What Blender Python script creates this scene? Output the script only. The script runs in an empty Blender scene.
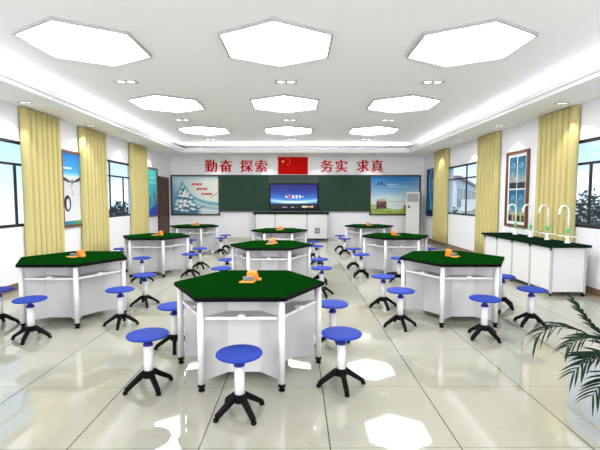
import bpy, bmesh, math, random
from mathutils import Vector, Matrix
random.seed(7)
C = bpy.context.scene.collection
PI = math.pi
S = bpy.context.scene
S.view_settings.view_transform = 'Standard'
S.view_settings.look = 'None'

# ------------------------------------------------------------------ materials
def principled(name, col, rough=0.5, metal=0.0, spec=0.5, noise=0.0, nscale=20.0, coat=0.0, emit=None, estr=0.0, bump=0.0):
    m = bpy.data.materials.new(name); m.use_nodes = True
    nt = m.node_tree; b = nt.nodes['Principled BSDF']
    b.inputs['Roughness'].default_value = rough
    b.inputs['Metallic'].default_value = metal
    b.inputs['Specular IOR Level'].default_value = spec
    b.inputs['Coat Weight'].default_value = coat
    tc = nt.nodes.new('ShaderNodeTexCoord')
    nz = nt.nodes.new('ShaderNodeTexNoise'); nz.inputs['Scale'].default_value = nscale
    nz.inputs['Detail'].default_value = 4
    nt.links.new(tc.outputs['Object'], nz.inputs['Vector'])
    rp = nt.nodes.new('ShaderNodeValToRGB')
    rp.color_ramp.elements[0].position = 0.3; rp.color_ramp.elements[1].position = 0.7
    rp.color_ramp.elements[0].color = tuple(max(0, c * (1 - noise)) for c in col) + (1,)
    rp.color_ramp.elements[1].color = tuple(min(1, c * (1 + noise)) for c in col) + (1,)
    nt.links.new(nz.outputs['Fac'], rp.inputs['Fac'])
    nt.links.new(rp.outputs['Color'], b.inputs['Base Color'])
    if bump:
        bp = nt.nodes.new('ShaderNodeBump'); bp.inputs['Strength'].default_value = bump
        bp.inputs['Distance'].default_value = 0.01
        nt.links.new(nz.outputs['Fac'], bp.inputs['Height']); nt.links.new(bp.outputs['Normal'], b.inputs['Normal'])
    if emit:
        b.inputs['Emission Color'].default_value = tuple(emit) + (1,)
        b.inputs['Emission Strength'].default_value = estr
    return m

def srgb(r, g, b):
    f = lambda c: ((c / 255 + 0.055) / 1.055) ** 2.4 if c > 10 else c / 255 / 12.92
    return (f(r), f(g), f(b))

M = {}
M['wall'] = principled('white_paint', srgb(236, 236, 241), 0.6, noise=0.01, nscale=3)
M['ceil'] = principled('ceiling_paint', srgb(248, 248, 251), 0.7, noise=0.01, nscale=3)
M['stone'] = principled('brown_marble', srgb(122, 96, 76), 0.35, noise=0.3, nscale=14)
M['doorwood'] = principled('dark_brown_door', srgb(84, 58, 48), 0.5, spec=0.2, noise=0.4, nscale=9)
M['palebase'] = principled('pale_skirting', srgb(205, 203, 190), 0.4, noise=0.03)
M['black'] = principled('black_plastic', srgb(8, 8, 9), 0.5, spec=0.12, noise=0.1)
M['blackedge'] = principled('black_edge_band', srgb(4, 6, 4), 0.6, spec=0.06, noise=0.1)
M['green'] = principled('green_laminate', srgb(6, 48, 8), 0.85, spec=0.04, noise=0.06, nscale=60)
M['dkgreen'] = principled('dark_green_worktop', srgb(17, 37, 24), 0.7, spec=0.08, noise=0.08, nscale=60)
M['white'] = principled('white_powder_coat', srgb(222, 222, 224), 0.4, noise=0.01)
M['cabwhite'] = principled('white_cabinet_board', srgb(222, 222, 223), 0.5, spec=0.3, noise=0.01)
M['panel'] = principled('pale_grey_panel', srgb(198, 198, 201), 0.45, noise=0.015, nscale=8)
M['shelf'] = principled('grey_shelf', srgb(180, 180, 182), 0.4, noise=0.015)
M['greymetal'] = principled('grey_metal', srgb(184, 184, 182), 0.4, noise=0.04)
M['blue'] = principled('blue_plastic', srgb(36, 62, 158), 0.6, spec=0.15, noise=0.04, nscale=30)
M['dkblue'] = principled('dark_blue_plastic', srgb(26, 36, 130), 0.4, noise=0.05)
M['orange'] = principled('orange_plastic', srgb(236, 132, 12), 0.45, noise=0.06)
M['yellow'] = principled('yellow_plastic', srgb(236, 164, 44), 0.45, noise=0.05)
M['board'] = principled('green_chalkboard', srgb(54, 80, 66), 0.7, spec=0.2, noise=0.06, nscale=4)
M['boardframe'] = principled('board_frame', srgb(36, 58, 50), 0.5, noise=0.05)
M['frame'] = principled('dark_brown_frame', srgb(66, 40, 34), 0.4, noise=0.15)
M['frame2'] = principled('red_brown_frame', srgb(104, 62, 44), 0.4, noise=0.2, nscale=30)
M['mat'] = principled('white_mount', srgb(236, 238, 240), 0.6, noise=0.01)
M['red'] = principled('red_acrylic', srgb(200, 10, 18), 0.6, spec=0.08, noise=0.03)
M['flagred'] = principled('flag_red', srgb(205, 8, 6), 0.7, spec=0.08, noise=0.03)
M['flagyellow'] = principled('flag_yellow', srgb(250, 220, 40), 0.5, noise=0.03)
M['winframe'] = principled('black_window_frame', srgb(22, 24, 28), 0.4, noise=0.1)
M['ac'] = principled('ac_casing', srgb(214, 218, 214), 0.4, noise=0.01)
M['acdark'] = principled('ac_side', srgb(150, 154, 150), 0.45, noise=0.02)
M['grille'] = principled('ac_grille', srgb(158, 160, 156), 0.5, noise=0.05)
M['tap'] = principled('white_tap', srgb(246, 248, 246), 0.25, noise=0.01)
M['tapgreen'] = principled('green_handle', srgb(60, 205, 95), 0.35, noise=0.03)
M['leaf'] = principled('palm_leaf', srgb(20, 44, 28), 0.6, spec=0.15, noise=0.6, nscale=12)
M['bush'] = principled('bush_leaf', srgb(52, 66, 60), 0.7, noise=0.5, nscale=5)
M['bark'] = principled('bark', srgb(90, 70, 50), 0.8, noise=0.3)
M['pot'] = principled('pot', srgb(190, 180, 165), 0.5, noise=0.05)
M['soil'] = principled('soil', srgb(60, 45, 35), 0.9, noise=0.3)
M['bldwhite'] = principled('building_render', srgb(226, 222, 218), 0.7, noise=0.04)
M['bldglass'] = principled('building_glass', srgb(52, 76, 104), 0.5, spec=0.2, noise=0.2, nscale=0.8)
M['bldwin'] = principled('building_window', srgb(40, 48, 62), 0.3, noise=0.2)
M['bldroof'] = principled('building_roof', srgb(150, 120, 110), 0.6, noise=0.1)
M['grass'] = principled('outside_ground', srgb(170, 180, 165), 0.9, noise=0.1, nscale=0.5)
M['outlet'] = principled('outlet_grey', srgb(120, 122, 124), 0.4, noise=0.05)
M['lampframe'] = principled('downlight_frame', srgb(206, 204, 196), 0.4, noise=0.02)
M['lampglow'] = principled('downlight_lamp', (1, 1, 0.95), 0.4, emit=(1, 0.98, 0.92), estr=2.0)
M['hexglow'] = principled('light_panel', (1, 1, 1), 0.5, emit=(1, 1, 1), estr=13.0)
M['hexframe'] = principled('light_rim', srgb(176, 176, 178), 0.5, noise=0.01)
M['curtain'] = principled('yellow_curtain', srgb(203, 191, 134), 0.8, spec=0.1, noise=0.03, nscale=40)

def diffuse_only(m):
    """matt laminate: route the colour into a plain diffuse shader"""
    nt = m.node_tree; b = nt.nodes['Principled BSDF']; o = [n for n in nt.nodes if n.type == 'OUTPUT_MATERIAL'][0]
    d = nt.nodes.new('ShaderNodeBsdfDiffuse'); d.inputs['Roughness'].default_value = .4
    nt.links.new(b.inputs['Base Color'].links[0].from_socket, d.inputs['Color'])
    nt.links.new(d.outputs[0], o.inputs['Surface'])
for k in ('green', 'dkgreen', 'board', 'curtain'): diffuse_only(M[k])

def glass_mat():
    m = bpy.data.materials.new('window_glass'); m.use_nodes = True
    nt = m.node_tree; nt.nodes.clear()
    o = nt.nodes.new('ShaderNodeOutputMaterial'); mx = nt.nodes.new('ShaderNodeMixShader')
    t = nt.nodes.new('ShaderNodeBsdfTransparent'); g = nt.nodes.new('ShaderNodeBsdfGlossy')
    t.inputs['Color'].default_value = (0.97, 0.99, 1, 1)
    g.inputs['Roughness'].default_value = 0.02; mx.inputs[0].default_value = 0.04
    nt.links.new(t.outputs[0], mx.inputs[1]); nt.links.new(g.outputs[0], mx.inputs[2]); nt.links.new(mx.outputs[0], o.inputs[0])
    return m
M['glass'] = glass_mat()

def vcol_mat(name, rough=0.45, emis=0.0, spec=0.3):
    m = bpy.data.materials.new(name); m.use_nodes = True
    nt = m.node_tree; b = nt.nodes['Principled BSDF']
    a = nt.nodes.new('ShaderNodeVertexColor'); a.layer_name = 'Col'
    nt.links.new(a.outputs['Color'], b.inputs['Base Color'])
    b.inputs['Roughness'].default_value = rough; b.inputs['Specular IOR Level'].default_value = spec
    if emis:
        nt.links.new(a.outputs['Color'], b.inputs['Emission Color']); b.inputs['Emission Strength'].default_value = emis
    return m
M['print'] = vcol_mat('printed_picture')
M['screen'] = vcol_mat('screen_picture', 0.3, 0.45)

def floor_mat():
    m = bpy.data.materials.new('polished_tiles'); m.use_nodes = True
    nt = m.node_tree; b = nt.nodes['Principled BSDF']; L = nt.links
    tc = nt.nodes.new('ShaderNodeTexCoord'); sp = nt.nodes.new('ShaderNodeSeparateXYZ')
    L.new(tc.outputs['Object'], sp.inputs[0])
    def line(ax, off, width):
        a = nt.nodes.new('ShaderNodeMath'); a.operation = 'SUBTRACT'; a.inputs[1].default_value = off
        L.new(sp.outputs[ax], a.inputs[0])
        w = nt.nodes.new('ShaderNodeMath'); w.operation = 'PINGPONG'; w.inputs[1].default_value = 0.4
        L.new(a.outputs[0], w.inputs[0])
        c = nt.nodes.new('ShaderNodeMath'); c.operation = 'LESS_THAN'; c.inputs[1].default_value = width
        L.new(w.outputs[0], c.inputs[0]); return c
    lx = line('X', 0.2, 0.0042); ly = line('Y', 2.37, 0.003)
    ys = nt.nodes.new('ShaderNodeMath'); ys.operation = 'MULTIPLY'; ys.inputs[1].default_value = 0.55
    L.new(ly.outputs[0], ys.inputs[0])
    mx = nt.nodes.new('ShaderNodeMath'); mx.operation = 'MAXIMUM'
    L.new(lx.outputs[0], mx.inputs[0]); L.new(ys.outputs[0], mx.inputs[1])
    nz = nt.nodes.new('ShaderNodeTexNoise'); nz.inputs['Scale'].default_value = 55; nz.inputs['Detail'].default_value = 3
    L.new(tc.outputs['Object'], nz.inputs['Vector'])
    rp = nt.nodes.new('ShaderNodeValToRGB'); e = rp.color_ramp.elements
    e[0].position = 0.35; e[1].position = 0.65
    e[0].color = srgb(166, 165, 150) + (1,); e[1].color = srgb(171, 170, 155) + (1,)
    L.new(nz.outputs['Fac'], rp.inputs['Fac'])
    mc = nt.nodes.new('ShaderNodeMix'); mc.data_type = 'RGBA'
    L.new(mx.outputs[0], mc.inputs['Factor']); L.new(rp.outputs['Color'], mc.inputs['A'])
    mc.inputs['B'].default_value = srgb(84, 82, 72) + (1,)
    L.new(mc.outputs['Result'], b.inputs['Base Color'])
    b.inputs['Roughness'].default_value = 0.035
    b.inputs['IOR'].default_value = 1.85
    return m
M['floor'] = floor_mat()

# ------------------------------------------------------------------ mesh helpers
def obj(name, bm, mat, parent=None, smooth=False, bevel=0.0, loc=None):
    bmesh.ops.recalc_face_normals(bm, faces=bm.faces)
    me = bpy.data.meshes.new(name); bm.to_mesh(me); bm.free()
    o = bpy.data.objects.new(name, me); C.objects.link(o)
    for m in (mat if isinstance(mat, (list, tuple)) else [mat]): me.materials.append(m)
    if smooth:
        for p in me.polygons: p.use_smooth = True
    if bevel:
        md = o.modifiers.new('bevel', 'BEVEL'); md.width = bevel; md.segments = 2; md.limit_method = 'ANGLE'
    if parent: o.parent = parent
    if loc: o.location = loc
    return o

def box(bm, x0, x1, y0, y1, z0, z1, mi=0):
    v = [bm.verts.new(p) for p in ((x0,y0,z0),(x1,y0,z0),(x1,y1,z0),(x0,y1,z0),(x0,y0,z1),(x1,y0,z1),(x1,y1,z1),(x0,y1,z1))]
    for f in ((0,3,2,1),(4,5,6,7),(0,1,5,4),(1,2,6,5),(2,3,7,6),(3,0,4,7)):
        fc = bm.faces.new([v[i] for i in f]); fc.material_index = mi
    return v

def bxo(name, d, mat, parent=None, bevel=0.0):
    bm = bmesh.new(); box(bm, *d); return obj(name, bm, mat, parent, bevel=bevel)

def prism(bm, pts, z0, z1, mi_side=0, mi_top=0):
    a = [bm.verts.new((x, y, z0)) for x, y in pts]; b = [bm.verts.new((x, y, z1)) for x, y in pts]
    n = len(pts)
    bm.faces.new(list(reversed(a))).material_index = mi_side
    bm.faces.new(b).material_index = mi_top
    for i in range(n):
        f = bm.faces.new((a[i], a[(i+1) % n], b[(i+1) % n], b[i])); f.material_index = mi_side

def lathe(bm, prof, n=20, c=(0, 0)):
    rings = []
    for r, z in prof:
        if r < 1e-6: rings.append([bm.verts.new((c[0], c[1], z))])
        else: rings.append([bm.verts.new((c[0] + r*math.cos(2*PI*i/n), c[1] + r*math.sin(2*PI*i/n), z)) for i in range(n)])
    for A, B in zip(rings, rings[1:]):
        for i in range(n):
            j = (i+1) % n
            if len(A) == 1 and len(B) == 1: continue
            if len(A) == 1: bm.faces.new((A[0], B[j], B[i]))
            elif len(B) == 1: bm.faces.new((A[i], A[j], B[0]))
            else: bm.faces.new((A[i], A[j], B[j], B[i]))

def tube(bm, pts, rad, n=10, caps=True):
    pts = [Vector(p) for p in pts]; rr = rad if isinstance(rad, (list, tuple)) else [rad]*len(pts)
    rings = []
    up = None
    for i, p in enumerate(pts):
        t = (pts[min(i+1, len(pts)-1)] - pts[max(i-1, 0)]).normalized()
        if up is None: up = Vector((0, 0, 1)) if abs(t.z) < 0.9 else Vector((1, 0, 0))
        s = t.cross(up).normalized(); up = s.cross(t).normalized()
        rings.append([bm.verts.new(p + rr[i]*(s*math.cos(2*PI*k/n) + up*math.sin(2*PI*k/n))) for k in range(n)])
    for A, B in zip(rings, rings[1:]):
        for i in range(n):
            j = (i+1) % n; bm.faces.new((A[i], A[j], B[j], B[i]))
    if caps:
        bm.faces.new(list(reversed(rings[0]))); bm.faces.new(rings[-1])

def beam(bm, p0, p1, w0, h0, w1, h1):
    p0, p1 = Vector(p0), Vector(p1); t = (p1-p0).normalized()
    s = t.cross(Vector((0, 0, 1))).normalized(); u = s.cross(t).normalized()
    A = [bm.verts.new(p0 + s*a*w0/2 + u*b*h0/2) for a, b in ((-1,-1),(1,-1),(1,1),(-1,1))]
    B = [bm.verts.new(p1 + s*a*w1/2 + u*b*h1/2) for a, b in ((-1,-1),(1,-1),(1,1),(-1,1))]
    bm.faces.new(A[::-1]); bm.faces.new(B)
    for i in range(4): bm.faces.new((A[i], A[(i+1)%4], B[(i+1)%4], B[i]))

def tag(o, label=None, cat=None, group=None, kind=None):
    if label: o['label'] = label
    if cat: o['category'] = cat
    if group: o['group'] = group
    if kind: o['kind'] = kind
    return o

def thing(name, label, cat, loc=(0, 0, 0), rz=0, group=None):
    o = bpy.data.objects.new(name, None); C.objects.link(o)
    o.location = loc; o.rotation_euler = (0, 0, rz); o.empty_display_size = 0.1
    return tag(o, label, cat, group)

KIDS = {}
def kids(o):
    return [c for c in C.objects if c.parent == o]
def dup(root, parent=None):
    c = root.copy(); C.objects.link(c)
    if parent is not None: c.parent = parent
    for ch in kids(root): dup(ch, c)
    return c

def struct(name, bm, mat, parent=None, **k):
    o = obj(name, bm, mat, parent, **k)
    if parent is None: o['kind'] = 'structure'
    return o

# ------------------------------------------------------------------ room
XL, XR, YF, YB = -4.68, 4.67, -2.6, 15.0
ZS, ZC, LIP = 3.06, 3.40, 0.13          # soffit underside, main ceiling, lip height
W = 0.22
bm = bmesh.new(); box(bm, XL-W, XR+W, YF-W, YB+W, -0.15, 0); struct('floor', bm, M['floor'])
bm = bmesh.new(); box(bm, XL-W, XR+W, YF-W, YB+W, ZC, ZC+0.15); struct('ceiling', bm, M['ceil'])
bm = bmesh.new(); box(bm, XL-W, XR+W, YB, YB+W, 0, ZC); struct('wall_back', bm, M['wall'])
bm = bmesh.new(); box(bm, XL-W, XR+W, YF-W, YF, 0, ZC); struct('wall_front', bm, M['wall'])

WZ0, WZ1, WZT = 1.04, 2.48, 2.09
LW = [(5.27, 7.55), (9.50, 11.75)]
RW = [(5.05, 7.15), (10.35, 12.70)]
def side_wall(name, x0, x1, wins):
    bm = bmesh.new(); y = YF
    cuts = [YF]
    for a, b in wins: cuts += [a, b]
    cuts.append(YB)
    for i in range(len(cuts)-1):
        a, b = cuts[i], cuts[i+1]
        if i % 2 == 0: box(bm, x0, x1, a, b, 0, ZC)
        else: box(bm, x0, x1, a, b, 0, WZ0); box(bm, x0, x1, a, b, WZ1, ZC)
    bmesh.ops.remove_doubles(bm, verts=bm.verts, dist=1e-4)
    return struct(name, bm, M['wall'])
side_wall('wall_left', XL-W, XL, LW)
side_wall('wall_right', XR, XR+W, RW)

def window(n, side, y0, y1, full, low):
    x = XL if side < 0 else XR
    fx0, fx1 = (x-0.06, x-0.025) if side < 0 else (x+0.025, x+0.06)
    t = 0.05
    bm = bmesh.new()
    box(bm, fx0, fx1, y0, y1, WZ0, WZ0+t); box(bm, fx0, fx1, y0, y1, WZ1-t, WZ1)
    box(bm, fx0, fx1, y0, y0+t, WZ0+t, WZ1-t); box(bm, fx0, fx1, y1-t, y1, WZ0+t, WZ1-t)
    box(bm, fx0, fx1, y0+t, y1-t, WZT-0.02, WZT+0.02)
    for f in full: box(bm, fx0+.005, fx1-.005, f-0.022, f+0.022, WZ0+t, WZ1-t)
    for f in low: box(bm, fx0+.005, fx1-.005, f-0.022, f+0.022, WZ0+t, WZT-0.02)
    root = struct('window_%d' % n, bm, M['winframe'])
    xm = (fx0+fx1)/2
    ys = [y0+t] + sorted(full+low) + [y1-t]
    for a, b in zip(ys, ys[1:]):
        bm = bmesh.new(); box(bm, xm-.004, xm+.004, a+.02, b-.02, WZ0+t, WZT-.02); obj('pane', bm, M['glass'], root)
    ys = [y0+t] + sorted(full) + [y1-t]
    for a, b in zip(ys, ys[1:]):
        bm = bmesh.new(); box(bm, xm-.004, xm+.004, a+.02, b-.02, WZT+.02, WZ1-t); obj('pane', bm, M['glass'], root)
window(1, -1, *LW[0], [6.04], [6.82]); window(2, -1, *LW[1], [10.245], [11.02])
window(3, 1, *RW[0], [5.75], [6.50]); window(4, 1, *RW[1], [11.28], [])

# skirting
bm = bmesh.new(); box(bm, XL, XL+0.02, YF, 13.55, 0, 0.115); struct('baseboard_left', bm, M['stone'])
bm = bmesh.new(); box(bm, XR-0.02, XR, YF, YB-.02, 0, 0.115); struct('baseboard_right', bm, M['stone'])
bm = bmesh.new(); box(bm, XL+.02, XR-.02, YB-0.02, YB, 0, 0.08); struct('baseboard_back', bm, M['palebase'])

# dropped border of the ceiling with its lit cove
SX0, SX1, SY1 = -3.86, 3.80, 13.75
bm = bmesh.new()
outer = [(XL, YF), (XL, YB), (XR, YB), (XR, YF)]
inner = [(SX0, YF), (SX0, SY1), (SX1, SY1), (SX1, YF)]
for z in (ZS, ZS+LIP):
    pass
def uprism(bm, o, i, z0, z1):
    vo0 = [bm.verts.new((x, y, z0)) for x, y in o]; vi0 = [bm.verts.new((x, y, z0)) for x, y in i]
    vo1 = [bm.verts.new((x, y, z1)) for x, y in o]; vi1 = [bm.verts.new((x, y, z1)) for x, y in i]
    for k in range(3):
        bm.faces.new((vo0[k], vi0[k], vi0[k+1], vo0[k+1])); bm.faces.new((vo1[k], vo1[k+1], vi1[k+1], vi1[k]))
        bm.faces.new((vi0[k], vi1[k], vi1[k+1], vi0[k+1])); bm.faces.new((vo0[k], vo0[k+1], vo1[k+1], vo1[k]))
    for k in (0, 3): bm.faces.new((vo0[k], vo1[k], vi1[k], vi0[k]))
uprism(bm, outer, inner, ZS, ZS+LIP)
struct('trim_1', bm, M['ceil'])
bm = bmesh.new()          # narrow moulding below the lip
o2 = inner; i2 = [(SX0+.05, YF), (SX0+.05, SY1-.05), (SX1-.05, SY1-.05), (SX1-.05, YF)]
uprism(bm, o2, i2, ZS+0.055, ZS+LIP)
struct('trim_2', bm, M['ceil'])

# door at the far left
d = bmesh.new(); box(d, XL+.001, XL+0.05, 13.62, 14.52, 0.0, 2.19)
for k in range(5):
    box(d, XL+.05, XL+0.062, 13.70, 14.44, 0.12+k*0.41, 0.12+k*0.41+0.36)
o = struct('door_1', d, M['doorwood'])
bm = bmesh.new(); box(bm, XL, XL+.07, 13.55, 13.62, 0, 2.25); box(bm, XL, XL+.07, 14.52, 14.59, 0, 2.25); box(bm, XL, XL+.07, 13.55, 14.59, 2.19, 2.26)
obj('door_frame', bm, M['frame'], o)

# ------------------------------------------------------------------ tables
TS, TF, TZ, TT = 0.69, 0.635, 0.76, 0.036
def hexp(r, n=6, a0=0.0): return [(r*math.cos(a0 + k*PI/3), r*math.sin(a0 + k*PI/3)) for k in range(n)]
TABS = {}
def make_table():
    t = thing('hexagonal_lab_table', 'x', 'lab table')
    bm = bmesh.new(); prism(bm, hexp(TS), TZ-TT, TZ-.004)
    top = obj('tabletop', bm, M['blackedge'], t, bevel=0.006)
    bm = bmesh.new(); prism(bm, hexp(TS-.010), TZ-.004, TZ); obj('laminate', bm, M['green'], top)
    # star-shaped carcass: bays between the legs
    outl = []
    for k in range(6):
        a = k*PI/3; outl.append((0.598*math.cos(a), 0.598*math.sin(a)))
        m = a + PI/6; ap, hw = 0.36, 0.135
        for s in (-1, 1):
            outl.append((ap*math.cos(m) - s*hw*math.sin(m), ap*math.sin(m) + s*hw*math.cos(m)))
    bm = bmesh.new(); prism(bm, outl, 0.07, TZ-TT-.001); obj('cabinet_body', bm, M['panel'], t)
    for k in range(6):
        a = k*PI/3; cx, cy = TF*math.cos(a), TF*math.sin(a)
        bm = bmesh.new(); lathe(bm, [(0, 0.05), (.027, 0.05), (.027, TZ-TT-.001), (0, TZ-TT-.001)], 14, (cx, cy))
        lg = obj('leg', bm, M['white'], t, smooth=False)
        for p in lg.data.polygons: p.use_smooth = len(p.vertices) == 4 and abs(p.normal.z) < .5
        bm = bmesh.new(); lathe(bm, [(0, 0), (.026, 0), (.026, .012), (.017, .016), (.017, .028), (.030, .034), (.030, .058), (0, .058)], 14, (cx, cy))
        obj('foot', bm, M['black'], lg)
    for k in range(6):
        m = k*PI/3 + PI/6
        R = Matrix.Rotation(m - PI/2 + PI, 4, 'Z')     # local -y is outward
        bm = bmesh.new(); prism(bm, [(-.285, -.535), (.285, -.535), (.133, -.361), (-.133, -.361)], 0.575, 0.590)
        for v in bm.verts: v.co = R @ v.co
        sh = obj('shelf', bm, M['shelf'], t)
        bm = bmesh.new(); box(bm, -.285, .285, -.541, -.535, .570, .592)
        for v in bm.verts: v.co = R @ v.co
        obj('shelf_edge', bm, M['white'], sh)
        bm = bmesh.new(); pts = [(.034*math.cos(PI*q/8), .022*math.sin(PI*q/8)) for q in range(9)]
        a = [bm.verts.new((x, -.552, .590+z)) for x, z in pts] + [bm.verts.new((-.034, -.552, .574)), bm.verts.new((.034, -.552, .574))]
        b = [bm.verts.new((v.co.x, -.50, v.co.z)) for v in a]
        bm.faces.new(a); bm.faces.new(b[::-1])
        for i in range(len(a)): bm.faces.new((a[i], a[(i+1) % len(a)], b[(i+1) % len(a)], b[i]))
        for v in bm.verts: v.co = R @ v.co
        obj('cable_port', bm, M['white'], sh)
    return t

X0, DX, Y0, DY, ST = -0.442, 2.463, 3.662, 3.07, 1.568
def tpos(c, r): return (X0 + (c-1)*DX, Y0 + r*DY + (0 if c == 1 else ST))
PH = {(1, 0): 'large middle table nearest the camera', (1, 1): 'second table of the middle column', (1, 2): 'farthest table of the middle column',
      (0, 0): 'nearest table of the left column', (0, 1): 'second table of the left column', (0, 2): 'farthest table of the left column',
      (2, 0): 'nearest table of the right column', (2, 1): 'second table of the right column', (2, 2): 'farthest table of the right column'}
TL = {(1, 0): 'large green-topped hexagonal lab table in the middle foreground, nearest the camera',
      (1, 1): 'green-topped hexagonal lab table in the middle column, second from the camera',
      (1, 2): 'green-topped hexagonal lab table in the middle column, right before the white podium cabinets',
      (0, 0): 'green-topped hexagonal lab table at the left, beside the nearest left window',
      (0, 1): 'green-topped hexagonal lab table in the left column, second from the camera',
      (0, 2): 'green-topped hexagonal lab table at the far left, below the sailing ship poster',
      (2, 0): 'green-topped hexagonal lab table at the right, beside the bench with taps',
      (2, 1): 'green-topped hexagonal lab table in the right column, second from the camera',
      (2, 2): 'green-topped hexagonal lab table at the far right, below the meadow poster'}
first = make_table(); used = False
ADJ = {(1, 0): (-0.02, 0.0)}
for c in range(3):
    for r in range(3):
        t = first if not used else dup(first); used = True
        x, y = tpos(c, r); t.location = (x, y, 0)
        tag(t, TL[(c, r)], 'lab table', 'green hexagonal lab tables')

# ------------------------------------------------------------------ stools
def make_stool():
    t = thing('lab_stool', 'x', 'stool')
    bm = bmesh.new(); R = 0.165
    lathe(bm, [(0, .419), (.13, .419), (R-.006, .423), (R, .431), (R-.003, .438), (R-.012, .442), (.1, .442), (0, .442)], 32)
    obj('seat', bm, M['blue'], t, smooth=True)
    bm = bmesh.new(); lathe(bm, [(0, .345), (.040, .345), (.040, .358), (.020, .385), (.020, .400), (.050, .4185), (0, .4185)], 16)
    obj('swivel_collar', bm, M['dkblue'], t)
    bm = bmesh.new(); lathe(bm, [(0, .10), (.036, .10), (.036, .345), (0, .345)], 16)
    co = obj('column', bm, M['white'], t)
    for p in co.data.polygons: p.use_smooth = abs(p.normal.z) < .5
    bm = bmesh.new(); lathe(bm, [(0, .085), (.045, .085), (.050, .10), (.050, .135), (.0365, .145), (.0365, .10), (0, .0999)], 16)
    obj('hub', bm, M['black'], t)
    for k in range(4):
        a = k*PI/2; cs, sn = math.cos(a), math.sin(a)
        bm = bmesh.new()
        beam(bm, (.040*cs, .040*sn, .125), (.186*cs, .186*sn, .026), .040, .044, .034, .032)
        lg = obj('leg', bm, M['black'], t, bevel=.006)
        bm = bmesh.new(); lathe(bm, [(0, 0), (.018, 0), (.020, .006), (.018, .022), (0, .030)], 12, (.186*cs, .186*sn))
        obj('foot', bm, M['black'], lg)
    return t
POS = {270: 'front side', 330: 'front right side', 30: 'rear right side', 150: 'rear left side', 210: 'front left side', 90: 'back side'}
seats = {          # where each stool stands, by table, side and turn of its legs
  (1, 0): {270: (-0.41, 2.78, 38), 210: (-1.20, 3.18, 42), 330: (0.356, 3.20, 8), 30: (0.363, 4.11, 20), 150: (-1.25, 4.04, 15)},
  (0, 0): {270: (-2.89, 4.32, 8), 330: (-2.12, 4.78, 12), 30: (-2.18, 5.70, 30), 210: (-3.57, 4.78, 25)},
  (2, 0): {210: (1.22, 4.71, 5), 270: (2.04, 4.32, 28), 330: (2.81, 4.77, 32), 30: (2.87, 5.57, 20), 150: (1.20, 5.58, 10)},
  (0, 1): {270: (-2.84, 7.33, 12), 150: (-3.81, 8.71, 20), 30: (-2.12, 8.75, 35), 330: (-2.10, 7.86, 40)},
  (0, 2): {270: (-2.78, 10.53, 10), 30: (-2.11, 11.88, 38), 330: (-2.11, 11.06, 30)},
  (1, 1): {150: (-1.25, 7.15, 10), 210: (-1.19, 6.25, 40), 30: (0.39, 7.18, 42), 330: (0.38, 6.26, 20)},
  (1, 2): {30: (0.40, 10.09, 15), 330: (0.44, 9.17, 35)},
  (2, 1): {150: (1.22, 8.68, 40), 210: (1.24, 7.78, 35), 30: (2.89, 8.72, 10), 270: (1.85, 7.28, 20)},
  (2, 2): {150: (1.24, 11.76, 38), 210: (1.28, 10.87, 42)}}
stool = make_stool(); used = False
for (c, r), dct in seats.items():
    for a, (sx, sy, rot) in dct.items():
        t = stool if not used else dup(stool); used = True
        t.location = (sx, sy, 0); t.rotation_euler.z = math.radians(rot)
        tag(t, 'round blue stool at the %s of the %s' % (POS[a], PH[(c, r)]), 'stool', 'blue stools around the hexagonal tables')

# ------------------------------------------------------------------ power outlets on the tables
def make_unit():
    t = thing('table_socket', 'x', 'power socket')
    bm = bmesh.new(); prism(bm, [(-.085, -.05), (.05, -.05), (.06, .035), (-.06, .035)], 0, .014); obj('base_tray', bm, M['yellow'], t, bevel=.004)
    bm = bmesh.new(); box(bm, -.055, .045, -.012, .032, .014, .048); obj('socket_block', bm, M['outlet'], t, bevel=.004)
    bm = bmesh.new()
    A = [(-.035, .05, 0), (.075, .05, 0), (.085, .125, 0), (-.03, .125, 0), (-.03, .066, .075), (.062, .066, .075), (.062, .118, .092), (-.018, .118, .092)]
    v = [bm.verts.new(p) for p in A]
    for f in ((0,3,2,1),(4,5,6,7),(0,1,5,4),(1,2,6,5),(2,3,7,6),(3,0,4,7)): bm.faces.new([v[i] for i in f])
    bx = obj('flip_lid', bm, M['orange'], t, bevel=.006)
    bm = bmesh.new(); box(bm, .075, .105, .058, .098, .0, .022); obj('lid_tab', bm, M['yellow'], bx, bevel=.004)
    return t
unit = make_unit(); used = False
for c in range(3):
    for r in range(3):
        t = unit if not used else dup(unit); used = True
        x, y = tpos(c, r)
        t.location = (x - .0, y - .02, TZ); t.rotation_euler.z = [math.radians(-35), 0, math.radians(45)][c]
        if c == 2: t.location.x += .03
        tag(t, 'orange flip-up power socket on the ' + PH[(c, r)], 'power socket', 'orange sockets on the lab tables')

# ------------------------------------------------------------------ curtains
def curtain(x, side, y0, y1, label):
    n = 126; folds = 7.0; prof = []
    for i in range(n+1):
        u = i/n; ph = (u*folds) % 1.0
        # soft box pleat: broad face then a sharp tuck
        d = min(1.0, 1.35*abs(math.sin(PI*ph))**0.62)
        prof.append((d*0.10 + 0.004*math.sin(u*37), y0 + (y1-y0)*u))
    bm = bmesh.new(); rows = [0.13, 0.6, 1.6, 2.5, 3.045]
    g = []
    for k, z in enumerate(rows):
        f = 1.0 - 0.05*(z/3.0)
        g.append([bm.verts.new((x - side*(0.02 + d*f), y + 0.006*math.sin(z*1.7 + i*.2), z)) for i, (d, y) in enumerate(prof)])
    for A, B in zip(g, g[1:]):
        for i in range(n): bm.faces.new((A[i], A[i+1], B[i+1], B[i]))
    o = obj('curtain', bm, M['curtain'], smooth=True)
    md = o.modifiers.new('cloth', 'SOLIDIFY'); md.thickness = 0.004
    tag(o, label, 'curtain', 'yellow pleated curtains')
curtain(XL, -1, 6.90, 7.95, 'yellow pleated floor-length curtain on the left wall, nearest the camera')
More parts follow.
